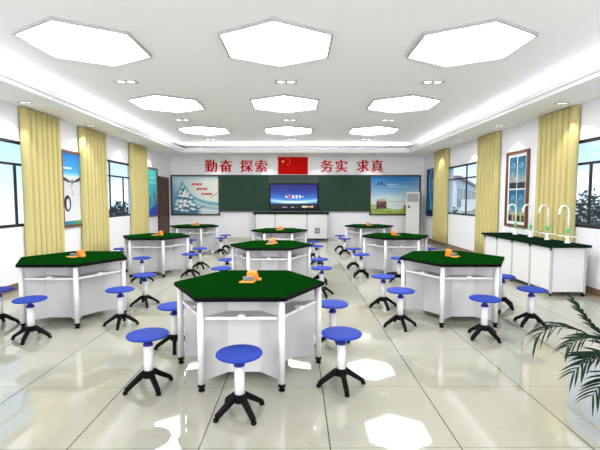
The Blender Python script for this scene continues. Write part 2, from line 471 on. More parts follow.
curtain(XL, -1, 8.72, 9.84, 'yellow pleated curtain in the middle of the three on the left wall')
curtain(XL, -1, 11.30, 12.48, 'narrow yellow pleated curtain on the left wall, farthest from the camera')
curtain(XR, 1, 6.72, 7.76, 'yellow pleated floor-length curtain on the right wall, behind the white taps')
curtain(XR, 1, 9.32, 10.36, 'yellow pleated curtain in the middle of the three on the right wall')
curtain(XR, 1, 12.45, 13.60, 'narrow yellow pleated curtain on the right wall, farthest from the camera')

# ------------------------------------------------------------------ printed pictures
def grid_pic(name, corner, ux, uy, nu, nv, fn, mat, parent=None):
    """flat picture: corner + u*ux + v*uy, colours per vertex from fn(u, v) in sRGB"""
    verts = []; cols = []
    cor, ux, uy = Vector(corner), Vector(ux), Vector(uy)
    for j in range(nv+1):
        for i in range(nu+1):
            u, v = i/nu, j/nv
            verts.append(tuple(cor + ux*u + uy*v)); cols.append(fn(u, v))
    faces = [(j*(nu+1)+i, j*(nu+1)+i+1, (j+1)*(nu+1)+i+1, (j+1)*(nu+1)+i) for j in range(nv) for i in range(nu)]
    me = bpy.data.meshes.new(name); me.from_pydata(verts, [], faces)
    at = me.attributes.new('Col', 'FLOAT_COLOR', 'POINT')
    for k, c in enumerate(cols):
        at.data[k].color = srgb(*[max(0, min(255, q)) for q in c]) + (1.0,)
    me.materials.append(mat)
    o = bpy.data.objects.new(name, me); C.objects.link(o)
    if parent: o.parent = parent
    return o

def mix(a, b, t):
    t = max(0, min(1, t)); return tuple(x + (y-x)*t for x, y in zip(a, b))
def hsh(*a):
    v = math.sin(sum(q*k for q, k in zip(a, (127.1, 311.7, 74.7))))*43758.5453
    return v - math.floor(v)
def glyphs(u, v, u0, u1, v0, v1, n):
    """blocky unreadable row of characters"""
    if not (u0 <= u <= u1 and v0 <= v <= v1): return False
    k = (u-u0)/(u1-u0)*n; fr = k - math.floor(k)
    return fr < 0.82

SAILS = [(.225, .70, .022, .055), (.30, .66, .02, .05), (.195, .585, .034, .05), (.275, .57, .036, .05), (.355, .555, .026, .04), (.155, .465, .034, .045), (.24, .455, .038, .05), (.325, .445, .036, .045), (.40, .43, .03, .035),
         (.115, .35, .034, .04), (.195, .34, .04, .045), (.285, .33, .04, .045), (.375, .315, .036, .04), (.095, .225, .034, .045), (.175, .215, .042, .045), (.27, .205, .042, .045), (.36, .20, .036, .04), (.11, .10, .05, .04), (.22, .09, .05, .04), (.33, .08, .05, .04), (.44, .22, .05, .03), (.46, .10, .06, .03)]
def ship(u, v):
    c = mix((196, 220, 228), (232, 232, 222), u*0.8 + v*0.3)
    c = mix(c, (120, 182, 206), (0.3-u)*1.4*(1 - abs(v-.4)))
    if v > .86: c = mix(c, (150, 196, 210), (v-.86)*5)
    if v < 0.34: c = mix(c, (176, 204, 220), (0.34-v)*3*(0.5+0.5*math.sin(v*70 + u*6)))
    cur = 0.24 + 0.56*math.exp(-(u-.22)*4.2)              # sweeping teal wake
    if u > .2: c = mix(c, (92, 168, 184), 1.1 - abs(v-cur)*16)
    if u > .45: c = mix(c, (130, 180, 200), .9 - abs(v-cur+.12)*14)
    if v < .9: c = mix(c, (70, 128, 160) if v < .6 else (64, 156, 176), .85*max(0, min(1, (.33*(.93-v)/.8 + .02 - abs(u - .235 - (.5-v)*.06))*9)))
    for cu, cv, wu, wv in SAILS:
        k = hsh(cu*9, cv*7); cu += .04*(k-.5); cv += .05*(hsh(cu, cv)-.5); wu, wv = wu*(1.0+.8*k), wv*(1.0+.6*hsh(cv, cu)); a = (u-cu) - (v-cv)*.35; b = (v-cv) + (u-cu)*.45
        if abs(a) < wu*(1 - b/wv*.25) and abs(b + a*a*3) < wv:
            c = mix((252, 254, 254), (168, 200, 216), (a/wu*.5+.5)**2)
            if v > .64: c = mix(c, (90, 178, 192), .45)
            if a > wu*.62: c = (64, 112, 142)
            if b < -wv*.62: c = (44, 84, 112)
    if u < .2: c = mix(c, (60, 120, 176), (.2-u)*3.2*max(0, 1-abs(v-.5)*2))
    if v < .08 and u < .55: c = mix(c, (60, 110, 130), .6)
    for u0, v0, n in ((.42, .79, 4), (.53, .665, 4), (.635, .535, 4)):
        if glyphs(u, v, u0, u0+.235, v0-.028, v0+.028, n): c = (208, 60, 66)
    if abs((v-.5) - (u-.9)*.9) < .012 and .83 < u < .97: c = (90, 100, 110)
    if abs((v-.16) - (u-.6)*.45) < .014 and .54 < u < .7: c = (120, 60, 70)
    return c

def meadow(u, v):
    if v > .45: c = mix((206, 226, 234), (40, 120, 196), ((v-.45)/.55)**.8*1.05 - max(0, u-.5)*.35)
    else: c = mix((220, 226, 214), (206, 226, 234), v/.45)
    c = mix(c, (150, 180, 180), max(0, u-.85)*2)
    gh = .12 + .05*math.sin(u*9) + .10*max(0, .25-u)*3
    if v < gh + .05: c = mix(c, (150, 180, 84), .8)
    if v < gh*.7: c = mix((112, 150, 60), (170, 190, 90), hsh(round(u*40), round(v*40)))
    if .12 < u < .33 and .14 < v < .36: c = mix((86, 44, 62), (120, 84, 96), hsh(round(u*24), round(v*24)))
    if .15 < u < .32 and .33 < v < .40: c = (196, 176, 150)
    if abs(v-.33) < .012 and .36 < u < .82: c = (190, 190, 160)
    if ((u-.72)/.05)**2 + ((v-.15)/.09)**2 < 1: c = (196, 128, 74)
    if ((u-.86)/.1)**2 + ((v-.22)/.16)**2 < 1: c = mix(c, (130, 160, 90), .7)
    if .10 < u < .30 and .75 < v < .86 and (math.sin(u*95 + v*30) > -.1) and abs(v-.80-.03*math.sin(u*40)) < .045: c = (26, 42, 66)
    if glyphs(u, v, .34, .58, .775, .80, 8) or glyphs(u, v, .34, .76, .715, .735, 12): c = mix(c, (236, 244, 250), .7)
    return c

def left_pic(u, v):               # u runs away from the camera
    if v > .70: c = mix((70, 170, 224), (16, 112, 190), (v-.70)/.3)
    else: c = mix((226, 228, 230), (196, 200, 204), v/.7)
    if .66 < v < .74: c = mix((226, 230, 234), (70, 170, 224), (v-.66)/.08)
    if glyphs(u, v, .08, .52, .775, .800, 6): c = (232, 244, 250)
    e = .600 + .055*(abs(u-.5)*2)**1.6
    if abs(v-e) < .008 + .020*abs(u-.5)*2*(.6+.8*hsh(round(u*14))): c = (44, 46, 54)
    if abs(u-.52) < .035 and .56 < v < .63: c = (70, 72, 78)
    if abs((u-.5) + (v-.5)*.9) < .02 and .40 < v < .56: c = (150, 152, 156)
    q = ((u-.24)/.19)**2 + ((v-.30)/.115)**2
    if q < 1: c = (34, 36, 44)
    if ((u-.26)/.09)**2 + ((v-.29)/.075)**2 < 1: c = (222, 226, 228)
    if v < .05: c = mix((30, 110, 190), (90, 170, 90), u)
    return c

def teal_pic(u, v):
    c = mix((30, 150, 168), (82, 208, 208), v)
    if glyphs(u, v, .25, .85, .80, .84, 3) or glyphs(u, v, .2, .9, .70, .73, 4): c = mix(c, (220, 244, 244), .6)
    if v < .12 + .12*u: c = (28, 60, 180)
    if ((u-.2)/.12)**2 + ((v-.3)/.12)**2 < 1: c = (92, 96, 140)
    if abs(u-.75-.1*math.sin(v*9)) < .07 and .2 < v < .5: c = (120, 60, 110)
    return c

def city(u, v):
    pu, pv = u*2 % 1.0001, v*2 % 1.0001
    if u > .485 and u < .515 or v > .49 and v < .51: return (226, 230, 232)
    c = mix((150, 196, 206), (16, 84, 122), pv**.8)
    if ((pu-.5)/.26)**2 + ((pv-.72)/.10)**2 < 1 and hsh(round(pu*12), round(pv*16)) > .45: c = mix(c, (190, 224, 232), .5)
    hgt = .22 + .34*hsh(math.floor(u*16)*1.0, 3.0 if v > .5 else 5.0)
    if pv < hgt: c = mix((120, 130, 128), (190, 186, 170), hsh(round(u*30), round(v*60)))
    if pv < .2: c = (34, 48, 56)
    if v < .5 and abs(pu-.4) < .12 and pv < .3: c = (190, 180, 90)
    return c

def blue_pic(u, v):
    c = mix((24, 118, 168), (26, 62, 128), v)
    if abs(u-.55+.15*math.sin(v*7)) < .10: c = mix(c, (150, 214, 226), .7)
    if abs(u-.3) < .05 and .5 < v < .8: c = mix(c, (220, 236, 244), .6)
    if v < .12: c = (20, 40, 90)
    return c

def screen(u, v):
    c = mix((20, 118, 200), (7, 14, 108), (v-.22)*2.1)
    for k in range(7):
        ex, ey = .5, .2
        a = math.atan2(v-ey, u-ex)
        c = mix(c, (90, 170, 240), max(0, .5*math.sin(a*11 + k))*max(0, .6-abs(v-.45))*.5)
    c = mix(c, (236, 248, 255), math.exp(-((v-.27-.09*(u-.5)**2*4)/.075)**2)*(1-abs(u-.5)*.9))
    if v < .25: c = mix((6, 11, 18), c, (v-.17)/.08 if v > .17 else 0)
    if v > .75: c = mix(c, (8, 12, 96), (v-.75)*2.4)
    q = ((u-.5)/.21)**2 + ((v-.50)/.075)**2
    if q < 1 and math.sin(u*85 + v*9) > -.3: c = mix(c, (226, 226, 240), .85)
    if ((u-.41)/.03)**2 + ((v-.5)/.06)**2 < 1: c = (190, 40, 70)
    if .66 < u < .94 and .05 < v < .12 and hsh(round(u*60), 1) > .25: c = (240, 214, 180)
    if (.24 < u < .36 or .42 < u < .56) and .055 < v < .085 and hsh(round(u*70), 2) > .4: c = (180, 196, 206)
    return c

def framed_back(name, x0, x1, z0, z1, fn, label, cat, fmat, nu, nv, fw=0.055):
    t = thing(name, label, cat, ((x0+x1)/2, YB, z0))
    cx = (x0+x1)/2; a, b, h = x0-cx, x1-cx, z1-z0
    bm = bmesh.new()
    box(bm, a, b, -.05, 0, 0, fw); box(bm, a, b, -.05, 0, h-fw, h); box(bm, a, a+fw, -.05, 0, fw, h-fw); box(bm, b-fw, b, -.05, 0, fw, h-fw)
    box(bm, a+fw, b-fw, -.02, -.005, fw, h-fw)
    obj('frame', bm, fmat, t)
    grid_pic('print', (a+fw, -.024, fw), (b-a-2*fw, 0, 0), (0, 0, h-2*fw), nu, nv, fn, M['print'], t)
    return t
framed_back('wall_poster', -4.665, -2.86, .89, 2.38, ship, 'framed poster of a white sailing ship, left of the chalkboard', 'poster', M['frame'], 130, 104)
framed_back('wall_poster', 2.66, 4.56, .89, 2.38, meadow, 'framed poster of blue sky over a green meadow, right of the chalkboard', 'poster', M['frame'], 130, 104)

def framed_side(name, side, y0, y1, z0, z1, fn, label, fmat, nu, nv, fw=0.05, mat=0.0):
    x = XL if side < 0 else XR; cy = (y0+y1)/2
    t = thing(name, label, 'poster', (x, cy, z0))
    a, b, h = y0-cy, y1-cy, z1-z0; s = -side          # s points into the room
    X = lambda p, q: (min(s*p, s*q), max(s*p, s*q))
    bm = bmesh.new()
    for d in ((a, b, 0, fw), (a, b, h-fw, h), (a, a+fw, fw, h-fw), (b-fw, b, fw, h-fw)): box(bm, *X(0, .045), *d)
    obj('frame', bm, fmat, t)
    bm = bmesh.new(); box(bm, *X(.002, .018), a+fw, b-fw, fw, h-fw); obj('backing', bm, M['mat'], t)
    m = fw + mat
    grid_pic('print', (s*.021, a+m, m), (0, b-a-2*m, 0), (0, 0, h-2*m), nu, nv, fn, M['print'], t)
framed_side('wall_poster', -1, 8.03, 8.78, .93, 2.49, left_pic, 'tall framed poster with blue top and pale lower half on the left wall', M['frame2'], 60, 124)
framed_side('wall_poster', -1, 12.60, 13.52, .93, 2.50, teal_pic, 'tall teal poster on the left wall beside the brown door', M['frame2'], 50, 90)
framed_side('wall_poster', 1, 8.14, 9.00, .91, 2.52, city, 'tall brown-framed picture of four city views on the right wall', M['frame2'], 80, 150, fw=.06, mat=.06)
framed_side('wall_poster', 1, 13.75, 14.50, .90, 2.55, blue_pic, 'narrow dark blue poster on the right wall beside the air conditioner', M['winframe'], 40, 90, fw=.03)

# ------------------------------------------------------------------ chalkboard and screen
t = thing('chalkboard', 'long dark green chalkboard across the back wall', 'chalkboard', (-.1, YB, 1.03))
bx0, bx1 = -2.855+.1, 2.655+.1
bm = bmesh.new(); box(bm, bx0, bx1, -.04, -.003, 0, 1.35)
fr = obj('backing_frame', bm, M['boardframe'], t)
for a, b in ((bx0+.02, -.975), (.895, bx1-.02)):
    bm = bmesh.new(); box(bm, a, b, -.075, -.041, .07, 1.31); obj('writing_panel', bm, M['board'], t, bevel=.004)
bm = bmesh.new(); box(bm, -.955, .875, -.046, -.041, .07, 1.31); obj('centre_panel', bm, M['boardframe'], t)
bm = bmesh.new(); box(bm, bx0, bx1, -.10, -.041, 0, .045); obj('chalk_tray', bm, M['boardframe'], t)
bm = bmesh.new(); box(bm, bx0, bx1, -.09, -.041, 1.318, 1.35); obj('top_rail', bm, M['boardframe'], t)
t = thing('display_screen', 'blue glowing wide screen set in the middle of the chalkboard', 'screen', (-.13, YB-.05, 1.09))
bm = bmesh.new(); box(bm, -.90, .90, -.06, -.001, 0, .98); obj('bezel', bm, M['black'], t, bevel=.006)
grid_pic('screen_picture', (-.855, -.0615, .045), (1.71, 0, 0), (0, 0, .89), 130, 80, screen, M['screen'], t)

# flag
t = thing('wall_flag', 'red flag with five yellow stars above the chalkboard', 'flag', (-.165, YB, 2.405))
bm = bmesh.new(); box(bm, -.55, .55, -.02, -.001, 0, .63); obj('cloth', bm, M['flagred'], t)
def star(bm, cx, cz, r, a0=PI/2):
    pts = [(cx + (r if i % 2 == 0 else r*.4)*math.cos(a0+i*PI/5), cz + (r if i % 2 == 0 else r*.4)*math.sin(a0+i*PI/5)) for i in range(10)]
    c = bm.verts.new((cx, -.024, cz)); v = [bm.verts.new((x, -.022, z)) for x, z in pts]
    for i in range(10): bm.faces.new((c, v[i], v[(i+1) % 10]))
H5 = .63/20; 
for cx, cz, r, a in ((5, 15, 2.4, PI/2), (10, 18, 1, 3.7), (12, 16, 1, 3.3), (12, 13, 1, 2.9), (10, 11, 1, 2.5)):
    bm = bmesh.new(); star(bm, -.55 + cx*1.10/30, cz*H5, r*H5*.8, a); obj('star', bm, M['flagyellow'], t)

# red characters
names = ['first', 'second', 'third', 'fourth', 'fifth', 'sixth', 'seventh', 'eighth']
chars = '勤奋探索务实求真'
cxs = [-3.18, -2.63, -1.87, -1.335, 1.08, 1.615, 2.41, 2.94]
for i, (ch, x) in enumerate(zip(chars, cxs)):
    cu = bpy.data.curves.new('c', 'FONT'); cu.body = ch; cu.size = .50; cu.extrude = .012
    cu.align_x = 'CENTER'; cu.resolution_u = 3
    to = bpy.data.objects.new('c', cu); C.objects.link(to)
    bpy.context.view_layer.update()
    me = bpy.data.meshes.new_from_object(to.evaluated_get(bpy.context.evaluated_depsgraph_get()))
    bpy.data.objects.remove(to)
    R = Matrix.Rotation(PI/2, 4, 'X'); me.transform(R)
    xs = [v.co.x for v in me.vertices]; zs = [v.co.z for v in me.vertices]
    if xs:
        mx, mz = (min(xs)+max(xs))/2, (min(zs)+max(zs))/2
        k = .44/max(.1, max(zs)-min(zs))
        me.transform(Matrix.Scale(k, 4) @ Matrix.Translation((-mx, 0, -mz)))
    bm = bmesh.new()                                   # heavy upright strokes
    for q, dx in enumerate((-.013, -.006, 0, .006, .013)):
        n0 = len(bm.verts); bm.from_mesh(me); bm.verts.ensure_lookup_table()
        for v in bm.verts[n0:]: v.co.x += dx; v.co.y -= .0006*q
    bm.to_mesh(me); bm.free()
    me.materials.clear(); me.materials.append(M['red'])
    o = bpy.data.objects.new('wall_character', me); C.objects.link(o); o.location = (x, YB-.014, 2.71)
    tag(o, 'red %s Chinese character from the left above the chalkboard' % names[i], 'lettering', 'red slogan characters')

# ------------------------------------------------------------------ podium cabinets at the back wall
PY0, PY1, PH_ = 14.50, 14.92, .96
def cabinet(name, label, x0, x1, y0, y1, h, face, group, posts=(0,), door=True):
    """white unit; face = '-y' (doors towards the camera) or '-x' (doors towards the room)"""
    t = thing(name, label, 'cabinet', ((x0+x1)/2, (y0+y1)/2, 0), 0, group)
    hx, hy = (x1-x0)/2, (y1-y0)/2
    bm = bmesh.new(); box(bm, -hx+.002, hx-.002, -hy+.031, hy, .07, h) if face == '-y' else box(bm, -hx+.031, hx, -hy+.002, hy-.002, .07, h)
    obj('carcass', bm, M['cabwhite'], t)
    bm = bmesh.new()
    if face == '-y': box(bm, -hx+.042, hx-(.042 if 1 in posts else .004), -hy+.006, -hy+.0195, .09, h-.02)
    else: box(bm, -hx+.006, -hx+.0195, -hy+.042, hy-(.042 if 1 in posts else .004), .09, h-.02)
    obj('door', bm, M['cabwhite'], t, bevel=.003)
    for p in posts:
        if face == '-y': px, py = (-hx+.02 if p == 0 else hx-.02), -hy+.0155
        else: px, py = -hx+.0145, (-hy+.02 if p == 0 else hy-.02)
        w = .0195
        bm = bmesh.new(); box(bm, *((px-w, px+w, py-.014, py+.014) if face == '-y' else (px-.014, px+.014, py-w, py+w)), .05, h-.0005); po = obj('post', bm, M['greymetal'], t)
        bm = bmesh.new(); lathe(bm, [(0, 0), (.0145, 0), (.0145, .02), (.011, .03), (.0145, .05), (0, .05)], 12, (px, py)); obj('foot', bm, M['black'], po)
        bm = bmesh.new(); (box(bm, px-w, px+w, py-.022, py-.0145, h-.05, h-.002) if face == '-y' else box(bm, px-.022, px-.0145, py-w, py+w, h-.05, h-.002)); obj('bracket', bm, M['black'], po)
    return t
cabinet('podium_cabinet', 'narrow white cabinet at the left end of the podium bench', -1.53, -.82, PY0, PY1, PH_, '-y', 'podium cabinets', (0,))
cabinet('podium_cabinet', 'wide white cabinet in the middle of the podium bench', -.82, .33, PY0, PY1, PH_, '-y', 'podium cabinets', (0,))
pc = cabinet('podium_cabinet', 'narrow white cabinet with a grey outlet at the right end of the podium bench', .33, 1.10, PY0, PY1, PH_, '-y', 'podium cabinets', (0, 1))
bm = bmesh.new(); box(bm, -.09, .09, -.222, -.206, .26, .46); ol = obj('outlet_plate', bm, M['outlet'], pc, bevel=.004)
bm = bmesh.new(); box(bm, -.04, .04, -.226, -.222, .32, .40); obj('outlet_face', bm, M['greymetal'], ol)
o = bxo('podium_worktop', (-1.60, 1.14, PY0-.04, YB-.03, PH_, PH_+.05), M['dkgreen'], bevel=.006)
tag(o, 'long dark green worktop over the podium cabinets below the screen', 'worktop')

# ------------------------------------------------------------------ bench with taps along the right wall
BX0, BX1, BY = 3.92, 4.46, [6.16, 6.73, 7.30, 7.87, 8.42]
wh = ['nearest the camera, with a wide white end panel', 'second from the camera', 'third from the camera', 'farthest from the camera']
for i in range(4):
    t = cabinet('bench_cabinet', 'white cabinet of the bench with taps, ' + wh[i], BX0, BX1, BY[i], BY[i+1], .765, '-x', 'cabinets of the bench with taps', (0,) if i < 3 else (0, 1))
    if i == 0:
        hx = (BX1-BX0)/2; hy = .285
        bm = bmesh.new(); box(bm, hx-.03, hx-.002, -hy-.012, -hy-.0005, .05, .764); po = obj('post', bm, M['greymetal'], t)
        bm = bmesh.new(); lathe(bm, [(0, 0), (.024, 0), (.024, .02), (.02, .03), (.022, .05), (0, .05)], 12, (hx-.03, -hy+.01)); obj('foot', bm, M['black'], po)
o = bxo('bench_worktop', (3.87, 4.49, 6.09, 8.45, .765, .805), M['dkgreen'], bevel=.006)
tag(o, 'dark green worktop of the bench along the right wall', 'worktop')
def make_tap():
    t = thing('lab_tap', 'x', 'tap')
    bm = bmesh.new(); lathe(bm, [(0, 0), (.045, 0), (.045, .012), (.028, .03), (.020, .05), (.020, .11), (0, .11)], 16); obj('base', bm, M['tap'], t, smooth=True)
    bm = bmesh.new()
    pts = [(0, 0, .105), (0, 0, .50)] + [(-.10 + .10*math.cos(a), 0, .50 + .10*math.sin(a)) for a in [PI*k/12 for k in range(1, 13)]] + [(-.202, 0, .46)]
    tube(bm, pts, .0145, 10); obj('gooseneck', bm, M['tap'], t, smooth=True)
    for s in (-1, 1):
        bm = bmesh.new(); tube(bm, [(.0, s*.018, .10), (-.01, s*.10, .108), (-.02, s*.165, .112)], .012, 8)
        arm = obj('side_spout', bm, M['tap'], t, smooth=True)
        bm = bmesh.new(); tube(bm, [(-.013, s*.125, .118), (-.013, s*.125, .150)], [.013, .010], 8); obj('handle', bm, M['tapgreen'], arm)
    bm = bmesh.new(); lathe(bm, [(.0148, .16), (.024, .17), (.024, .225), (.0148, .235)], 12); obj('collar', bm, M['tapgreen'], t)
    return t
tap = make_tap(); used = False
for y, lab in ((6.42, 'nearest the camera'), (6.95, 'second from the camera'), (7.45, 'third from the camera'), (7.98, 'farthest from the camera')):
    t = tap if not used else dup(tap); used = True
    t.location = (4.33, y, .805); t.rotation_euler.z = math.radians(18)
    tag(t, 'white gooseneck lab tap with green handles on the bench, ' + lab, 'tap', 'gooseneck taps on the bench')

# ------------------------------------------------------------------ air conditioner
t = thing('air_conditioner', 'tall pale grey floor-standing air conditioner in the back right corner', 'air conditioner', (4.17, 14.50, 0), math.radians(-27))
bm = bmesh.new(); box(bm, -.235, .235, -.14, .20, .05, 1.76); obj('casing', bm, M['acdark'], t, bevel=.01)
bm = bmesh.new(); box(bm, -.235, .235, -.165, -.1405, .06, 1.75); fp = obj('front_panel', bm, M['ac'], t, bevel=.008)
bm = bmesh.new()
for k in range(7): box(bm, -.19, .19, -.175, -.1655, 1.42+k*.038, 1.442+k*.038)
box(bm, -.195, .195, -.1675, -.1655, 1.40, 1.69)
obj('air_grille', bm, M['grille'], fp)
bm = bmesh.new(); lathe(bm, [(0, 0), (.05, 0), (.05, .012), (0, .012)], 20)
for v in bm.verts: v.co = Vector((v.co.x - .12, -.1655 - v.co.z, v.co.y + 1.22))
obj('round_display', bm, M['dkblue'], fp)
bm = bmesh.new(); box(bm, -.12, -.06, -.182, -.178, 1.205, 1.235); obj('display_light', bm, M['white'], fp)
bm = bmesh.new(); box(bm, -.22, .22, -.13, .18, 0, .0495); obj('plinth', bm, M['black'], t)

# ------------------------------------------------------------------ hexagonal ceiling lights
HX, HY, HR = [-2.56, -.245, 2.09], [5.08, 8.16, 11.30], .755
def make_light():
    t = thing('ceiling_light', 'x', 'ceiling light')
    pts = lambda r: [(r*math.cos(PI/2+k*PI/3), r*math.sin(PI/2+k*PI/3)) for k in range(6)]
    bm = bmesh.new(); a, b = pts(HR), pts(HR-.030)
    A0 = [bm.verts.new((x, y, 0)) for x, y in a]; A1 = [bm.verts.new((x, y, -.035)) for x, y in a]
    B0 = [bm.verts.new((x, y, 0)) for x, y in b]; B1 = [bm.verts.new((x, y, -.035)) for x, y in b]
    for k in range(6):
        j = (k+1) % 6
        bm.faces.new((A0[k], A0[j], A1[j], A1[k])); bm.faces.new((A1[k], A1[j], B1[j], B1[k])); bm.faces.new((B1[k], B1[j], B0[j], B0[k]))
    obj('rim', bm, M['hexframe'], t)
    bm = bmesh.new(); bm.faces.new([bm.verts.new((x, y, -.006)) for x, y in pts(HR-.031)][::-1])
    me = obj('diffuser', bm, M['hexglow'], t)
    return t
hl = make_light(); used = False
rown = ['nearest row', 'middle row', 'farthest row']; coln = ['left', 'middle', 'right']
for r in range(3):
    for c in range(3):
        t = hl if not used else dup(hl); used = True
        t.location = (HX[c], HY[r], ZC)
        tag(t, 'white glowing hexagonal ceiling light, %s one in the %s' % (coln[c], rown[r]), 'ceiling light', 'hexagonal ceiling lights')

# rectangular downlights
def make_down(w, d):
    t = thing('downlight', 'x', 'downlight')
    bm = bmesh.new(); f = .018
    for q in ((-w, w, -d, -d+f), (-w, w, d-f, d), (-w, -w+f, -d+f, d-f), (w-f, w, -d+f, d-f)): box(bm, *q, -.012, 0)
    obj('frame', bm, M['greymetal'], t)
    bm = bmesh.new(); box(bm, -w+f, w-f, -d+f, d-f, -.004, 0); obj('plate', bm, M['lampframe'], t)
    for s in (-1, 1):
        bm = bmesh.new(); lathe(bm, [(0, -.010), (d*.62, -.010), (d*.66, -.0045), (0, -.0045)], 16, (s*w*.45, 0)); obj('lamp', bm, M['lampglow'], t)
    return t
dl = make_down(.18, .085); used = False
for r, y in enumerate((6.66, 9.86, 12.98)):
    for c, x in enumerate((-2.76, -.185, 2.19)):
        t = dl if not used else dup(dl); used = True
        t.location = (x, y, ZC)
        tag(t, 'twin recessed downlight in the ceiling, %s one just beyond the %s of hexagon lights' % (coln[c], rown[r]), 'downlight', 'twin downlights in the main ceiling')
wallL = [6.62, 8.66, 10.68, 12.80]; 
ordn = ['nearest the camera', 'second from the camera', 'third from the camera', 'farthest from the camera']
sdl = make_down(.10, .05); used = False
def spot(x, y, z, aim, power, size=1.25):
    l = bpy.data.lights.new('downlight_beam', 'SPOT'); l.energy = power; l.spot_size = size; l.spot_blend = .35; l.shadow_soft_size = .03
    l.color = (1, .98, .93)
    o = bpy.data.objects.new('downlight_beam', l); C.objects.link(o); o.location = (x, y, z)
    o.rotation_euler = (Vector(aim) - Vector((x, y, z))).to_track_quat('-Z', 'Y').to_euler()
for side, x in ((-1, -4.36), (1, 4.28)):
    for k, y in enumerate(wallL):
        t = sdl if not used else dup(sdl); used = True
        t.location = (x, y, ZS)
        tag(t, 'small twin downlight in the %s ceiling border, %s' % ('left' if side < 0 else 'right', ordn[k]), 'downlight', 'twin downlights in the ceiling border')
        spot(x, y, ZS-.03, (x + side*.22, y, 1.5), 30, 1.5)
for k, (x, nm) in enumerate(((-3.0, 'leftmost'), (-1.05, 'second from the left'), (.75, 'second from the right'), (2.7, 'rightmost'))):
    t = dup(sdl); t.location = (x, 14.5, ZS)
    tag(t, 'small twin downlight in the ceiling border above the chalkboard, ' + nm, 'downlight', 'twin downlights above the chalkboard')
    spot(x, 14.5, ZS-.03, (x, 14.78, 1.5), 20, 1.4)

# cove lighting: lamps lying on the dropped border, shining up
def area(x, y, z, sx, sy, power, rot=(PI, 0, 0), col=(1, 1, 1)):
    l = bpy.data.lights.new('cove_and_fill_lamp', 'AREA'); l.shape = 'RECTANGLE'; l.size = sx; l.size_y = sy; l.energy = power; l.color = col
    o = bpy.data.objects.new('cove_and_fill_lamp', l); C.objects.link(o); o.location = (x, y, z); o.rotation_euler = rot
area(SX0-.30, 5.6, ZS+LIP+.055, .09, 15.8, 100, (0, PI-math.radians(68), 0))
area(SX1+.30, 5.6, ZS+LIP+.055, .09, 15.8, 100, (0, PI+math.radians(68), 0))
area(0, SY1+.70, ZS+LIP+.04, 7.6, .07, 50, (PI+math.radians(60), 0, 0))
# unseen fill lamps added in line with the hexagon lights, for even brightness
for y in (2.0, -1.0):
    for x in HX: area(x, y, ZC-.02, 1.2, 1.2, 9, (0, 0, 0))
area(-3.3, YF+.6, 1.8, 2.4, 2.6, 190, (PI/2, 0, -math.radians(48)))  # added fill lamp out of view behind the camera, aimed at the right wall
area(3.3, YF+.6, 1.8, 2.4, 2.6, 190, (PI/2, 0, math.radians(48)))  # matching added fill lamp, out of view, aimed at the left wall

# ------------------------------------------------------------------ potted palm beside the camera's right edge
t = thing('potted_palm', 'dark green potted palm whose fronds reach in at the lower right', 'potted plant', (2.12, 2.35, 0))
bm = bmesh.new(); lathe(bm, [(0, 0), (.13, 0), (.17, .26), (.185, .28), (.185, .31), (.165, .31), (.16, .27), (0, .27)], 24); obj('pot', bm, M['pot'], t)
bm = bmesh.new(); lathe(bm, [(0, .285), (.158, .285), (.156, .272), (0, .272)], 20); obj('soil', bm, M['soil'], t)
for k in range(4):
    bm = bmesh.new(); a = k*1.6; tube(bm, [(.03*math.cos(a), .03*math.sin(a), .28), (.02*math.cos(a)+.01, .02*math.sin(a), .45), (.03*math.cos(a), .03*math.sin(a), .60)], [.018, .014, .010], 8)
    obj('stem', bm, M['bark'], t, smooth=True)
def frond(p0, p1, p2, n=15, ll=.17, droop=.10, seed=0):
    """curved midrib p0-p1-p2 with paired drooping leaflets"""
    rnd = random.Random(seed); p0, p1, p2 = map(Vector, (p0, p1, p2))
    B = lambda u: p0*(1-u)**2 + p1*2*u*(1-u) + p2*u*u
    bm = bmesh.new()
    tube(bm, [B(k/14) for k in range(15)], [.006 - .0045*k/14 for k in range(15)], 6)
    for i in range(n):
        u = .22 + .78*i/(n-1); c = B(u); tn = (B(min(1, u+.02)) - B(u-.02)).normalized()
        sd = tn.cross(Vector((0, 0, 1))).normalized()
        for s in (-1, 1):
            L = ll*(.65 + .6*math.sin(PI*min(1, u*.9)))*rnd.uniform(.85, 1.15)
            d = (tn*.75 + sd*s*rnd.uniform(.45, .75) + Vector((0, 0, rnd.uniform(.0, .25)))).normalized()
            w = .0068*rnd.uniform(.8, 1.2)
            prev = None
            for q in range(5):
                v = q/4; ctr = c + d*L*v + Vector((0, 0, -droop*v*v*rnd.uniform(.9, 1.1)))
                ww = w*(math.sin(PI*(.12 + .88*v))**.7 if v < 1 else 0.02) + .0004
                ax = d.cross(Vector((0, 0, 1))).normalized()
                nm = Vector((0, 0, 1))
                ab = (ax*.8 + nm*.6*s).normalized()
                a, b = bm.verts.new(ctr + ab*ww), bm.verts.new(ctr - ab*ww)
                if prev: bm.faces.new((prev[0], a, b, prev[1]))
                prev = (a, b)
    return obj('frond', bm, M['leaf'], t)
frond((-.04, 0, .40), (-.50, 0, .92), (-.68, .02, .69), 12, .115, .065, 1)
frond((0, 0, .45), (-.28, -.02, .70), (-.48, -.03, .50), 14, .125, .045, 2)
frond((0, 0, .45), (-.30, -.10, .58), (-.43, -.12, .40), 12, .115, .045, 3)
frond((0, .02, .45), (-.30, .05, .70), (-.43, .08, .90), 13, .105, .04, 4)
frond((0, 0, .45), (-.26, .06, .78), (-.46, .06, .62), 13, .12, .05, 8)
frond((0, 0, .42), (-.22, .02, .62), (-.40, .0, .58), 13, .12, .04, 9)
frond((0, 0, .48), (.1, .1, .95), (.25, .35, 1.0), 14, .13, .10, 5)
frond((0, 0, .48), (.25, -.1, .9), (.5, -.2, .75), 14, .13, .10, 6)
